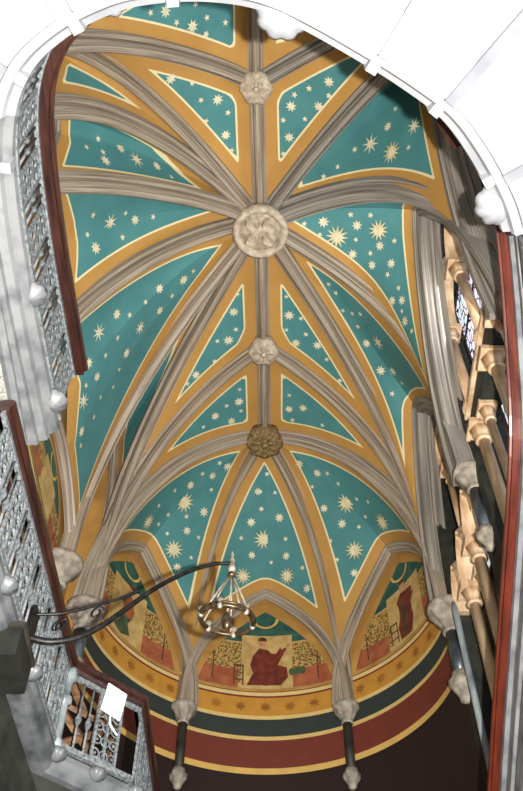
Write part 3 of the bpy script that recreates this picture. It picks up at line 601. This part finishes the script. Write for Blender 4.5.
# ------------------------------------------------------------------ murals
def mural(place, arch, label, kind, zb=10.75):
    """place(u, z, d): point at arc-length u, height z, d in front of the wall"""
    us = [p[0] for p in arch]; lo, hi = min(us), max(us); mid = (lo+hi)/2
    top = lambda u: np.interp(u, us, [p[1] for p in arch])
    MU = MB()
    def sheet(name, f0, f1, m, d, ua=None, ub=None, n=36, lb=None):
        ua = lo if ua is None else ua; ub = hi if ub is None else ub; vs = []
        for i in range(n+1):
            u = ua+(ub-ua)*i/n; a, b = f0(u), f1(u); b = max(a+1e-4, b)
            for q in (0, .5, 1): vs.append(place(u, a+(b-a)*q, d))
        MU.add(vs, [(i*3+j, i*3+j+1, i*3+4+j, i*3+3+j) for i in range(n) for j in range(2)], M[m])
    def patch(name, pts, m, d, lb=None):
        c = (sum(p[0] for p in pts)/len(pts), sum(p[1] for p in pts)/len(pts))
        vs = [place(mid+c[0], c[1], d)]+[place(mid+x, z, d) for x, z in pts]; k = len(pts)
        MU.add(vs, [(0, i+1, (i+1) % k+1) for i in range(k)], M[m])
    hgt = max(p[1] for p in arch)-zb; wd = (hi-lo)/2
    inn = lambda u: zb+(top(mid+(u-mid)/.9)-zb)*.9 if abs(u-mid) < wd*.9 else zb
    a, b = mid-wd*.895, mid+wd*.895
    sheet('ochre_border', lambda u: zb-.05, top, 'ochre', .010)
    sheet('painted_sky', lambda u: zb, inn, 'm_sky', .016, a, b)
    sheet('painted_wall', lambda u: zb, lambda u: min(inn(u), zb+hgt*.52), 'm_wall', .022, a, b)
    sheet('painted_orchard', lambda u: zb+.1, lambda u: min(inn(u), zb+hgt*.50), 'leaves', .028, a, mid-wd*.3)
    sheet('painted_orchard', lambda u: zb+.1, lambda u: min(inn(u), zb+hgt*.50), 'leaves', .028, mid+wd*.34, b)
    sheet('painted_ground', lambda u: zb, lambda u: min(inn(u), zb+hgt*.2), 'm_ground', .034, a, mid-wd*.34)
    sheet('painted_ground', lambda u: zb, lambda u: min(inn(u), zb+hgt*.2), 'm_ground', .034, mid+wd*.34, b)
    # rising sun: gilt arc at the crown
    pts = []
    for i in range(21):
        q = PI+PI*i/20; pts.append((.27*math.cos(q), zb+hgt*.80+.24*math.sin(q)))
    ring = [place(mid+x, z, .03) for x, z in pts]+[place(mid+x*.8, zb+hgt*.8+(z-zb-hgt*.8)*.8, .03) for x, z in pts]
    MU.add(ring, [(i, i+1, 22+i, 21+i) for i in range(20)], M['m_gold'])
    for sx in (-.66, .66):
        patch('painted_trunk', [(sx*wd-.015, zb+.1), (sx*wd+.015, zb+.1), (sx*wd+.012, zb+hgt*.36), (sx*wd-.012, zb+hgt*.36)], 'm_brown', .038)
    sheet('painted_wall', lambda u: zb+hgt*.4, lambda u: min(inn(u), zb+hgt*.6), 'm_wall', .024, mid-wd*.3, mid+wd*.34)
    # robed figure with a stool
    done = lambda: MU.build('mural', None, label, 'mural', 'painted wall murals')
    if kind == 'orchard': return done()
    if kind == 'seated':
        robe = [(-.36, .02), (.30, .02), (.44, .2), (.42, .42), (.24, .5), (.36, .74), (.30, .92), (.18, .68), (.05, .86), (-.12, .9), (-.24, .72), (-.3, .5), (-.24, .3)]; hd = (-.06, 1.04)
    elif kind == 'standing':
        robe = [(-.2, .02), (.12, .0), (.22, .3), (.2, .62), (.34, .8), (.28, .96), (.1, .98), (-.06, 1.02), (-.2, .86), (-.12, .6), (-.24, .3)]; hd = (.02, 1.16)
    else:
        robe = [(-.3, .05), (-.05, -.02), (.2, .08), (.1, .3), (.22, .5), (.12, .72), (.2, .9), (.02, .96), (-.14, .8), (-.06, .5), (-.14, .26)]; hd = (.06, 1.08)
    patch('painted_robe', [(x, zb+.04+z) for x, z in robe], 'm_green' if kind == 'stooping' else 'm_red', .042)
    if kind == 'stooping': patch('painted_tunic', [(x, zb+.04+z) for x, z in ((-.08, .42), (.16, .42), (.24, .62), (.14, .92), (-.06, .92))], 'm_ground', .045)
    patch('painted_head', [(hd[0]+.085*math.cos(q*PI/6), zb+.04+hd[1]+.105*math.sin(q*PI/6)) for q in range(12)], 'm_skin', .046)
    patch('painted_hair', [(hd[0]+.095*math.cos(q*PI/6), zb+.07+hd[1]+.1*math.sin(q*PI/6)) for q in range(7)], 'm_brown', .049)
    if kind == 'seated':
        patch('painted_arm', [(.0, zb+.72), (.2, zb+.62), (.4, zb+.86), (.46, zb+.98), (.36, zb+.92), (.2, zb+.74), (.04, zb+.8)], 'm_red', .044)
        patch('painted_hand', [(.4, zb+.92), (.47, zb+.9), (.5, zb+1.02), (.43, zb+1.04)], 'm_skin', .046)
        patch('painted_fold', [(-.05, zb+.06), (.06, zb+.06), (.16, zb+.4), (.1, zb+.46)], 'm_brown', .045)
        for kx in range(3): patch('painted_bush', [(.52+kx*.1+.07*math.cos(q*PI/4), zb+.36+.09*math.sin(q*PI/4)) for q in range(8)], 'm_green', .040)
    if kind == 'standing':
        patch('painted_cloak', [(-.14, zb+.06), (.02, zb+.04), (.08, zb+.6), (-.02, zb+.92), (-.16, zb+.8)], 'm_brown', .045)
        patch('painted_hand', [(.28, zb+.84), (.36, zb+.84), (.38, zb+.94), (.3, zb+.95)], 'm_skin', .046)
    if kind != 'stooping':
        sx = -.52 if kind == 'seated' else -.36
        for (x0, z0, x1, z1) in ((-.1, 0, -.07, .46), (.07, 0, .1, .46), (-.1, .42, .1, .46), (-.1, .26, .1, .29), (-.1, .1, .1, .13)):
            MU.add([place(mid+sx+x, zb+.06+z, .044) for x, z in ((x0, z0), (x1, z0), (x1, z1), (x0, z1))], [(0, 1, 2, 3)], M['m_brown'])
    done()
def cyl_place(u, z, d):
    a = u/RW; return Vector((AX+(RW-d)*math.sin(a), AY+(RW-d)*math.cos(a), z))
def cyl_arch(wa):
    return [(math.atan2(p.x-AX, p.y-AY)*RW, p.z) for p in wa.soffit]
mural(cyl_place, cyl_arch(wc), 'middle apse mural of a seated figure in a dark red robe between fruit trees', 'seated')
mural(cyl_place, cyl_arch(wr), 'right apse mural of a standing figure in a red robe', 'standing')
mural(cyl_place, cyl_arch(wl), 'left apse mural of a figure in green and orange, behind the iron bracket', 'stooping')
mural(lambda u, z, d: Vector((-3.32+d, u, z)), [(p.y, p.z) for p in v2.soffit][::-1], 'left wall mural of an orchard beside the lower handrail', 'orchard', 9.98)
# ------------------------------------------------------------------ upper gallery: a ring of white marble over the lens
EDGE = [(-2.14, 5.55), (-2.16, 4.9), (-2.18, 4.0), (-2.17, 3.1), (-2.1, 2.45), (-1.9, 2.0), (-1.58, 1.72), (-1.2, 1.54), (-.9, 1.47), (-.5, 1.45), (-.1, 1.5), (.25, 1.64), (.74, 1.9), (1.08, 2.1), (1.42, 2.34), (1.68, 2.64), (1.93, 3.02), (2.08, 3.35)]
def smooth_path(P, n):
    P = [Vector((*p, 0)) for p in P]; out = []
    m = len(P)-1
    for i in range(n+1):
        t = m*i/n; k = min(m-1, int(t)); f = t-k; p0, p1, p2, p3 = P[max(0, k-1)], P[k], P[k+1], P[min(m, k+2)]
        out.append(.5*((2*p1)+(p2-p0)*f+(2*p0-5*p1+4*p2-p3)*f*f+(3*p1-p0-3*p2+p3)*f**3))
    return out
def offset(path, d):
    out = []
    for i, p in enumerate(path):
        t = (path[min(i+1, len(path)-1)]-path[max(0, i-1)]).normalized(); out.append(p+Vector((-t.y, t.x, 0))*d)   # + = left of the direction of travel
    return out
E = smooth_path(EDGE, 120)
INW = [ (b-a).normalized() for a, b in zip(offset(E, 0), offset(E, 1))]     # towards the well
up = Vector((0, 0, 1))
gal = empty('gallery', (0, 2, 7.0), 'white marble gallery edge curving overhead with shell shaped knobs', 'gallery')
def sweep_edge(path, inw_, prof, mat, name, parent, **kw):
    mb = MB(); mb.sweep(path, inw_, [up]*len(path), prof, mat); return mb.build(name, parent, **kw)
CORN = [(-.5, 7.12), (-.16, 7.12), (-.15, 7.18), (-.08, 7.2), (-.06, 7.26), (-.09, 7.28), (-.04, 7.32), (0, 7.35), (.01, 7.42), (-.04, 7.46), (-.06, 7.5), (-.5, 7.5)]
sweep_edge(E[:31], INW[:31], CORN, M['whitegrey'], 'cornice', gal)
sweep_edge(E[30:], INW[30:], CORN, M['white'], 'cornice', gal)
# soffit slab between the well and the walls
ob = []
for p, q in zip(E, INW):
    o = p-q*.3
    ob.append((max(-2.98, min(2.9, p.x-q.x*3)), max(-2.4, p.y-q.y*3.4)))
mb = MB(); vs = []
for p, q, (x, y) in zip(E, INW, ob):
    i_ = p-q*.45
    if p.x < -2 and p.y > 2.5: x, y = -2.98, p.y
    vs += [(i_.x, i_.y, 7.14), (x, y, 7.14), (i_.x, i_.y, 7.5), (x, y, 7.5)]
k = len(E)
fs = []
for i in range(k-1):
    a, b = i*4, i*4+4; fs += [(a, b, b+1, a+1), (a+2, a+3, b+3, b+2), (a+1, b+1, b+3, a+3)]
fs += [(0, 1, 3, 2), ((k-1)*4, (k-1)*4+2, (k-1)*4+3, (k-1)*4+1)]
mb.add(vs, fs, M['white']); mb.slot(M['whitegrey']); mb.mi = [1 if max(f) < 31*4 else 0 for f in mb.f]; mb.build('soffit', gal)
# raised joints between the soffit blocks, radiating from the well
def near(x, y): return min(range(len(E)), key=lambda i: (E[i].x-x)**2+(E[i].y-y)**2)
for x, y in ((-2.12, 2.7), (-1.92, 2.0), (-1.45, 1.63), (-.7, 1.45), (.8, 1.93), (1.36, 2.28), (1.86, 2.88)):
    i = near(x, y); p, q = E[i], INW[i]; rz = math.atan2(q.y, q.x)
    mb = MB(); a = p-q*1.2; mb.box((a.x, a.y, 7.12), (2.1, .09 if x > 0 else .14, .06), M['joint'], rz)
    c = p-q*.04; mb.box((c.x, c.y, 7.32), (.1, .09, .2), M['white'], rz); mb.build('joint', gal)
def knob(p, q, z, r, parent, name='knob', mat='white'):
    fl = lambda a, i: 1+.12*abs(math.cos(4.5*a))
    ax = Matrix.Rotation(math.atan2(q.y, q.x), 3, 'Z')
    return MB().lathe((p.x, p.y, z), [(r*.06, -r*.75), (r*.5, -r*.62), (r*.85, -r*.3), (r, 0), (r*.9, r*.35), (r*.5, r*.6)], M[mat], 36, fl, ax).build(name, parent)
def near(x, y): return min(range(len(E)), key=lambda i: (E[i].x-x)**2+(E[i].y-y)**2)
for x, y, r in ((-2.18, 5.2, .13), (-2.18, 4.0, .12), (-2.1, 2.3, .15), (-1.17, 1.5, .15), (.1, 1.6, .2), (1.99, 3.1, .19)):
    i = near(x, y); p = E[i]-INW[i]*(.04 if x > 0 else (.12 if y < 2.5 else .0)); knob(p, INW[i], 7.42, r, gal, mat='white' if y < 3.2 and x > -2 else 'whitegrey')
# carved grainy frieze on the underside along the left
mb = MB(); mb.box((-2.72, 4., 7.12), (.5, 3.1, .05), M['grainy']); mb.build('carved_soffit', gal)
sweep_edge([Vector((-2.44, y, 0)) for y in (2.4, 5.5)], [Vector((1, 0, 0))]*2, [(-.06, 7.16), (-.05, 7.08), (0, 7.05), (.05, 7.08), (.06, 7.16)], M['whitegrey'], 'bead_moulding', gal)

# railing of the upper gallery
RAILPROF = [(-.075, -.12), (-.045, -.12), (-.045, -.05), (-.07, -.04), (-.075, .02), (-.04, .05), (.04, .05), (.075, .02), (.07, -.04), (.045, -.05), (.045, -.12), (-.045, -.12)]
def filigree(parent, A, B, z0, z1, name='railing_panel'):
    """pierced metal panel between two plan points"""
    A, B = Vector((A[0], A[1], 0)), Vector((B[0], B[1], 0)); d = B-A; wd = d.length; d.normalize(); q = Vector((-d.y, d.x, 0)); mb = MB()
    P = lambda u, z: A+d*u+up*z
    ax = Matrix((d, q, up)).transposed()
    for u in (.015, wd-.015, wd*.5): mb.box(P(u, (z0+z1)/2), (.03, .03, z1-z0), M['steel'], ax=ax)
    for z in (z0+.02, z1-.02): mb.box(P(wd/2, z), (wd, .025, .03), M['steel'], ax=ax)
    h = z1-z0; nr = max(3, int(h/.15)); nc = 3
    for c in range(nc):
        for r in range(nr):
            cu, cz = wd*(c+.5)/nc, z0+h*(r+.5)/nr; ra = min(wd/nc, h/nr)*.5
            mb.tube([P(cu+ra*math.cos(k*PI/4), cz+ra*math.sin(k*PI/4)) for k in range(8)], .011, M['steel'], 4, closed=True)
            mb.box(P(cu, cz), (ra*.5, .012, ra*.5), M['steel'], ax=ax@Matrix.Rotation(PI/4, 3, 'Y'))
    return mb.build(name, parent)
rail = empty('railing', (-2.1, 4, 7.7), 'upper gallery railing of pierced grey metal with a dark brown handrail', 'railing')
i1 = near(1.9, 3.)
RE = offset(E, .05); sub = list(range(0, i1))
mb = MB(); mb.sweep([RE[i]+up*8.5 for i in sub], [INW[i] for i in sub], [up]*len(sub), RAILPROF, M['wood']); mb.build('handrail', rail)
mb = MB(); mb.sweep([offset(E, -.03)[i]+up*7.56 for i in sub], [INW[i] for i in sub], [up]*len(sub), [(-.03, -.03), (.03, -.03), (.03, .03), (-.03, .03)], M['steel']); mb.build('bottom_rail', rail)
mb = MB(); mb.sweep([offset(E, -.01)[i]+up*8.36 for i in sub], [INW[i] for i in sub], [up]*len(sub), [(-.02, -.03), (.02, -.03), (.02, .03), (-.02, .03)], M['steel']); mb.build('top_rail', rail)
EO = offset(E, -.02); dist = [0.]
for a, b in zip(EO, EO[1:]): dist.append(dist[-1]+(b-a).length)
def at_len(s):
    j = next((i for i, c in enumerate(dist) if c > s), len(dist)-1); f = (s-dist[j-1])/(dist[j]-dist[j-1]); return EO[j-1].lerp(EO[j], f)
s = .08; j = 0
while s+.5 < dist[i1]:
    wdt = .3 if j % 2 == 0 else .26
    if j % 2 == 0: filigree(rail, at_len(s), at_len(s+wdt), 7.6, 8.34)
    else:
        for f in (.35, .75):
            p = at_len(s+wdt*f); mb = MB(); mb.tube([p+up*7.59, p+up*7.9, p+up*7.96, p+up*8.02, p+up*8.34], [.013, .013, .035, .013, .013], M['steel'], 8); mb.build('baluster', rail)
    s += wdt; j += 1

# ------------------------------------------------------------------ lower balcony on the left
F = [Vector((x, y, 0)) for x, y in ((-2.3, 4.6), (-2.16, 8.15), (-1.44, 8.78), (-1.42, 11.4))]
def dense(P, n=14):
    out = []
    for a, b in zip(P, P[1:]): out += [a.lerp(b, i/n) for i in range(n)]
    return out+[P[-1]]
def edge_in(P):
    """lateral vectors towards the open side (right of travel), mitred"""
    out = []
    for i, p in enumerate(P):
        t1 = (P[i]-P[i-1]).normalized() if i else None; t2 = (P[i+1]-P[i]).normalized() if i < len(P)-1 else None
        ns = [Vector((t.y, -t.x, 0)) for t in (t1, t2) if t]; n = sum(ns, Vector()).normalized(); out.append(n/max(.4, n.dot(ns[0])))
    return out
FI = edge_in(F)
bal = empty('balcony', (-2.2, 8, 4.9), 'lower stone balcony at the left with a white moulded edge and round knobs', 'balcony')
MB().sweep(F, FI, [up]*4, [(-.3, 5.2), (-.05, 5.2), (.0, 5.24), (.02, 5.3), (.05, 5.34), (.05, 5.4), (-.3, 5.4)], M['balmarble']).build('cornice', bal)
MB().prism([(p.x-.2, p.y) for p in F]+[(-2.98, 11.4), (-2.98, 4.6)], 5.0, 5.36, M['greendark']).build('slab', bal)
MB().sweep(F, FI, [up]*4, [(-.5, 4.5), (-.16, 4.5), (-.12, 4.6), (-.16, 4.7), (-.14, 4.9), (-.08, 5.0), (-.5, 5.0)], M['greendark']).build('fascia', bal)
fd = dense(F, 1)
for (x, y) in ((-2.27, 5.7), (-2.22, 6.85), (-2.16, 8.12), (-1.8, 8.47), (-1.43, 8.8), (-1.42, 10.)):
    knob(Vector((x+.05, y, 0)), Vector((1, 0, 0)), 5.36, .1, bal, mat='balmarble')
lr = empty('railing', (-2.1, 8, 5.42), 'lower balcony railing of grey metal with a dark handrail that turns two corners', 'railing')
MB().sweep([p+up*6.5 for p in F], FI, [up]*4, RAILPROF, M['wood']).build('handrail', lr)
MB().sweep([p+up*5.5 for p in F], FI, [up]*4, [(-.03, -.03), (.03, -.03), (.03, .03), (-.03, .03)], M['steel']).build('bottom_rail', lr)
MB().sweep([p+up*6.36 for p in F], FI, [up]*4, [(-.02, -.03), (.02, -.03), (.02, .03), (-.02, .03)], M['steel']).build('top_rail', lr)
for a, b in ((F[0], F[1]), (F[1], F[2]), (F[2], F[3])):
    Ln = (b-a).length; d = (b-a).normalized(); s = .14; j = 0 if Ln > 2 else 1
    while s+.3 < Ln:
        if j % 2 == 0: wd = .32; filigree(lr, a+d*s, a+d*min(Ln-.1, s+wd), 5.53, 6.34)
        else:
            wd = .28
            for f in (.25, .7):
                p = a+d*(s+wd*f); mb = MB(); mb.tube([p+up*5.53, p+up*5.8, p+up*5.88, p+up*5.96, p+up*6.34], [.013, .013, .04, .013, .013], M['steel'], 8); mb.build('baluster', lr)
        s += wd; j += 1
for p, nm in ((F[1], 'newel_post'),):
    MB().lathe((p.x, p.y, 5.42), [(.085, 0), (.085, .1), (.06, .13), (.055, .35), (.05, .55), (.085, .57), (.085, .63), (.05, .66), (.055, .82), (.09, .86), (.09, .98), (.05, 1.0)], M['shaftgrey'], 16).build(nm, lr)
# white card on the railing
d = (F[2]-F[1]).normalized(); q = Vector((d.y, -d.x, 0)); c = F[1].lerp(F[2], .56)+q*.12+up*6.2
nt = empty('notice_card', c-up*.16, 'white card with a dangling tie hung on the lower balcony railing', 'card')
ax = Matrix((d, q, up)).transposed()@Matrix.Rotation(.12, 3, 'Y')
MB().box(c, (.26, .012, .36), M['paper'], ax=ax).build('card', nt)
MB().tube([c+q*.01-up*.18, c+q*.02-up*.22-d*.03, c+q*.02-up*.3-d*.02, c+q*.02-up*.36+d*.05, c+q*.01-up*.38+d*.1], .012, M['paper'], 6).build('tie', nt)
# brown wooden frame on the balcony
fd_ = (F[2]-F[1]).normalized(); fo = F[1]+Vector((-fd_.y, fd_.x, 0))*.42+up*5.36
fr = empty('wooden_frame', fo+fd_*.5, 'brown wooden crossed frame standing behind the lower balcony railing', 'frame')
def bar(a, b, w_, m):
    a, b = Vector(a), Vector(b); t_ = (b-a).normalized(); u_ = t_.orthogonal().normalized(); ax = Matrix((t_, u_, t_.cross(u_))).transposed(); return MB().box((a+b)/2, ((b-a).length, w_, w_), m, ax=ax)
fp = lambda u, z: fo+fd_*u+up*z
for x in (.08, .92): bar(fp(x, 0), fp(x, 1.5), .07, M['brownwood']).build('post', fr)
for z in (.35, .95, 1.45): bar(fp(.05, z), fp(.95, z), .06, M['brownwood']).build('rail', fr)
bar(fp(.1, .35), fp(.9, .95), .07, M['brownwood']).build('brace', fr)
bar(fp(.9, .35), fp(.1, .95), .07, M['brownwood']).build('brace', fr)
bar(fp(.1, 1.45), fp(.5, .95), .06, M['brownwood']).build('brace', fr)

# ------------------------------------------------------------------ iron bracket with hanging crown
tip = Vector((-.37, 7.0, 6.89)); root = Vector((-2.2, 6.6, 5.62))
br = empty('lamp_bracket', root, 'long curved black iron bracket reaching out from the lower balcony', 'bracket')
def curve3(a, b, sag, n=18):
    out = []
    for i in range(n+1):
        t_ = i/n; p = a.lerp(b, t_); p = p+up*sag*math.sin(PI*t_); out.append(p)
    return out
RA = root+Vector((0, 0, .02))
arm = [root+(tip-root)*t_+up*s_ for t_, s_ in ((0, -.06), (.1, -.2), (.22, -.27), (.34, -.23), (.46, -.1), (.58, .03), (.7, .1), (.8, .12), (.9, .1), (1, .02))]
def spl(P, n):
    out = []; m = len(P)-1
    for i in range(n+1):
        t = m*i/n; k = min(m-1, int(t)); f = t-k; p0, p1, p2, p3 = P[max(0, k-1)], P[k], P[k+1], P[min(m, k+2)]
        out.append(.5*((2*p1)+(p2-p0)*f+(2*p0-5*p1+4*p2-p3)*f*f+(3*p1-p0-3*p2+p3)*f**3))
    return out
A1 = spl(arm, 48); MB().tube(A1, [.034-.014*i/48 for i in range(49)], M['iron'], 8).build('arm', br)
stay = [root+up*.22, root+(tip-root)*.12+up*.12, root+(tip-root)*.25+up*.08, root+(tip-root)*.4+up*.06, root+(tip-root)*.5+up*.07]
MB().tube(spl(stay, 30), .018, M['iron'], 6).build('stay', br)
for t_, z_ in ((.14, -.04), (.3, -.03)):
    c = root+(tip-root)*t_+up*z_; d_ = (tip-root).normalized()
    MB().tube([c+(d_*math.cos(k*PI/6)+up*math.sin(k*PI/6))*(.075*(1-.04*k)) for k in range(15)], .012, M['iron'], 6).build('scroll', br)
MB().box(root+Vector((-.02, 0, .02)), (.08, .16, .5), M['iron']).build('wall_plate', br)
MB().lathe(tip+up*.0, [(.035, -.1), (.045, -.06), (.025, 0), (.035, .06), (.012, .1), (.02, .15), (.003, .22)], M['chain'], 12).build('finial', br)
cz = tip+Vector((-.03, .05, -.72)); cr_ = .27
tl = lambda x, y, z: cz+Vector((x, y, z+.17*y-.1*x))
co = empty('hanging_crown', cz, 'hanging metal ring chandelier with small cups on pale chains below the bracket tip', 'chandelier')
MB().tube([tl(cr_*math.cos(k*PI/20), cr_*math.sin(k*PI/20), 0) for k in range(40)], .026, M['brass'], 8, closed=True).build('ring', co)
MB().tube([tl((cr_+.012)*math.cos(k*PI/20), (cr_+.012)*math.sin(k*PI/20), .035) for k in range(40)], .012, M['brass'], 6, closed=True).build('rim', co)
for k in range(6):
    a = k*PI/3+.3; p = tl(cr_*math.cos(a), cr_*math.sin(a), 0)
    MB().lathe(p+up*.02, [(.01, -.06), (.022, -.05), (.034, -.02), (.018, 0), (.024, .025), (.04, .05), (.034, .055)], M['chain'], 12).build('cup', co)
for k in range(5):
    a = k*2*PI/5+.2; p = tl(cr_*math.cos(a), cr_*math.sin(a), .03)
    MB().tube([p, p.lerp(tip-up*.1, .5), tip-up*.12], .011, M['chain'], 5).build('chain', co)
MB().tube([tip-up*.1, tip-up*.4, cz+up*.1], .012, M['chain'], 5).build('stem', co)
MB().lathe(tip-up*.15, [(.02, -.03), (.045, -.01), (.04, .02), (.015, .05)], M['brass'], 10).build('hub', co)
MB().lathe(cz-up*.0, [(.01, -.12), (.05, -.08), (.06, 0), (.03, .08), (.015, .1)], M['brass'], 12).build('lamp', co)
# dark metal box below the bracket
c = Vector((-2.32, 6.35, 5.1)); bx = empty('metal_box', c-up*.18, 'dark green grey box fixed under the bracket at the left edge', 'box')
MB().box(c, (.42, .52, .3), M['boxpaint']).build('body', bx); MB().box(c+up*.17, (.46, .56, .05), M['dark']).build('lid', bx)

# ------------------------------------------------------------------ stair balustrade on the right
sb = empty('stair_balustrade', (2.4, 6, 5), 'white balustrade with a red wooden handrail sloping down the right edge', 'balustrade')
SP = spl([Vector(p) for p in ((2.33, 3.6, 8.52), (2.38, 4.1, 8.1), (2.4, 4.6, 7.62), (2.4, 5.3, 6.93), (2.4, 6.5, 6.4), (2.4, 7.8, 5.9), (2.4, 8.9, 5.45), (2.4, 10., 5.0))], 40)
lat = [Vector((-1, 0, 0))]*41
MB().sweep(SP, lat, [up]*41, [(l*.8, h*.7) for l, h in RAILPROF], M['redwood']).build('handrail', sb)
MB().sweep([p+Vector((.08, 0, 0)) for p in SP], lat, [up]*41, [(-.1, -1.0), (.05, -1.0), (.05, -.72), (0, -.7), (0, -.5), (.03, -.48), (.03, -.4), (0, -.38), (0, -.2), (.04, -.17), (.04, -.07), (-.1, -.07)], M['whitegrey']).build('parapet', sb)
MB().sweep([p+Vector((.1, 0, -1.0)) for p in SP], lat, [up]*41, [(-.2, -.3), (.05, -.3), (.05, -.1), (.1, -.06), (.1, .06), (-.2, .06)], M['whitegrey']).build('string_course', sb)

# ------------------------------------------------------------------ floor
MB().box((0, 5.6, FLOOR-.1), (6.6, 18, .2), M['floor']).build('floor', kind='structure')

# ------------------------------------------------------------------ light
wd_ = bpy.data.worlds.new('World'); bpy.context.scene.world = wd_; wd_.use_nodes = True
bg = wd_.node_tree.nodes['Background']; bg.inputs[0].default_value = (.86, .93, 1, 1); bg.inputs[1].default_value = .75
def lamp(name, kind, loc, energy, target=None, **kw):
    l = bpy.data.lights.new(name, kind); l.energy = energy
    for k, v in kw.items(): setattr(l, k, v)
    o = bpy.data.objects.new(name, l); C.objects.link(o); o.location = loc
    if target: o.rotation_euler = (Vector(target)-Vector(loc)).to_track_quat('-Z', 'Y').to_euler()
    return o
lamp('camera_flash', 'POINT', (.42, -.02, .05), 9800, shadow_soft_size=.05, color=(1, .97, .92))

# daylight through the right windows; the second area lamp is an added fill behind the lens
lamp('window_daylight', 'AREA', (3.0, 6.8, 12.2), 90, (-2.8, 6.4, 11.5), shape='RECTANGLE', size=1.6, size_y=2.2, color=(.9, .95, 1))
lamp('back_fill', 'AREA', (.8, -2.8, 1.), 200, (0, 9, 12), shape='RECTANGLE', size=2.4, size_y=4., color=(.92, .96, 1))
# ------------------------------------------------------------------ camera
Fp, ZX, ZY, CX, CY, yaw = 900., 267., -230., 261.5, 395.5, -.01
e0 = PI/2-math.atan(math.hypot(ZX-CX, ZY-CY)/Fp); roll = math.atan((ZX-CX)/(CY-ZY))
fw = Vector((math.cos(e0)*math.sin(yaw), math.cos(e0)*math.cos(yaw), math.sin(e0))); r = Vector((math.cos(yaw), -math.sin(yaw), 0)); u = r.cross(fw)
r2 = r*math.cos(roll)+u*math.sin(roll); u2 = -r*math.sin(roll)+u*math.cos(roll)
cam = bpy.data.cameras.new('Camera'); cam.sensor_fit = 'VERTICAL'; cam.sensor_height = 36; cam.lens = Fp/791*36; cam.clip_end = 200
co_ = bpy.data.objects.new('Camera', cam); C.objects.link(co_); co_.matrix_world = Matrix((r2, u2, -fw)).transposed().to_4x4()
sc = bpy.context.scene; sc.camera = co_
sc.view_settings.view_transform = 'Standard'; sc.view_settings.look = 'None'; sc.view_settings.exposure = 0.; sc.view_settings.gamma = 1
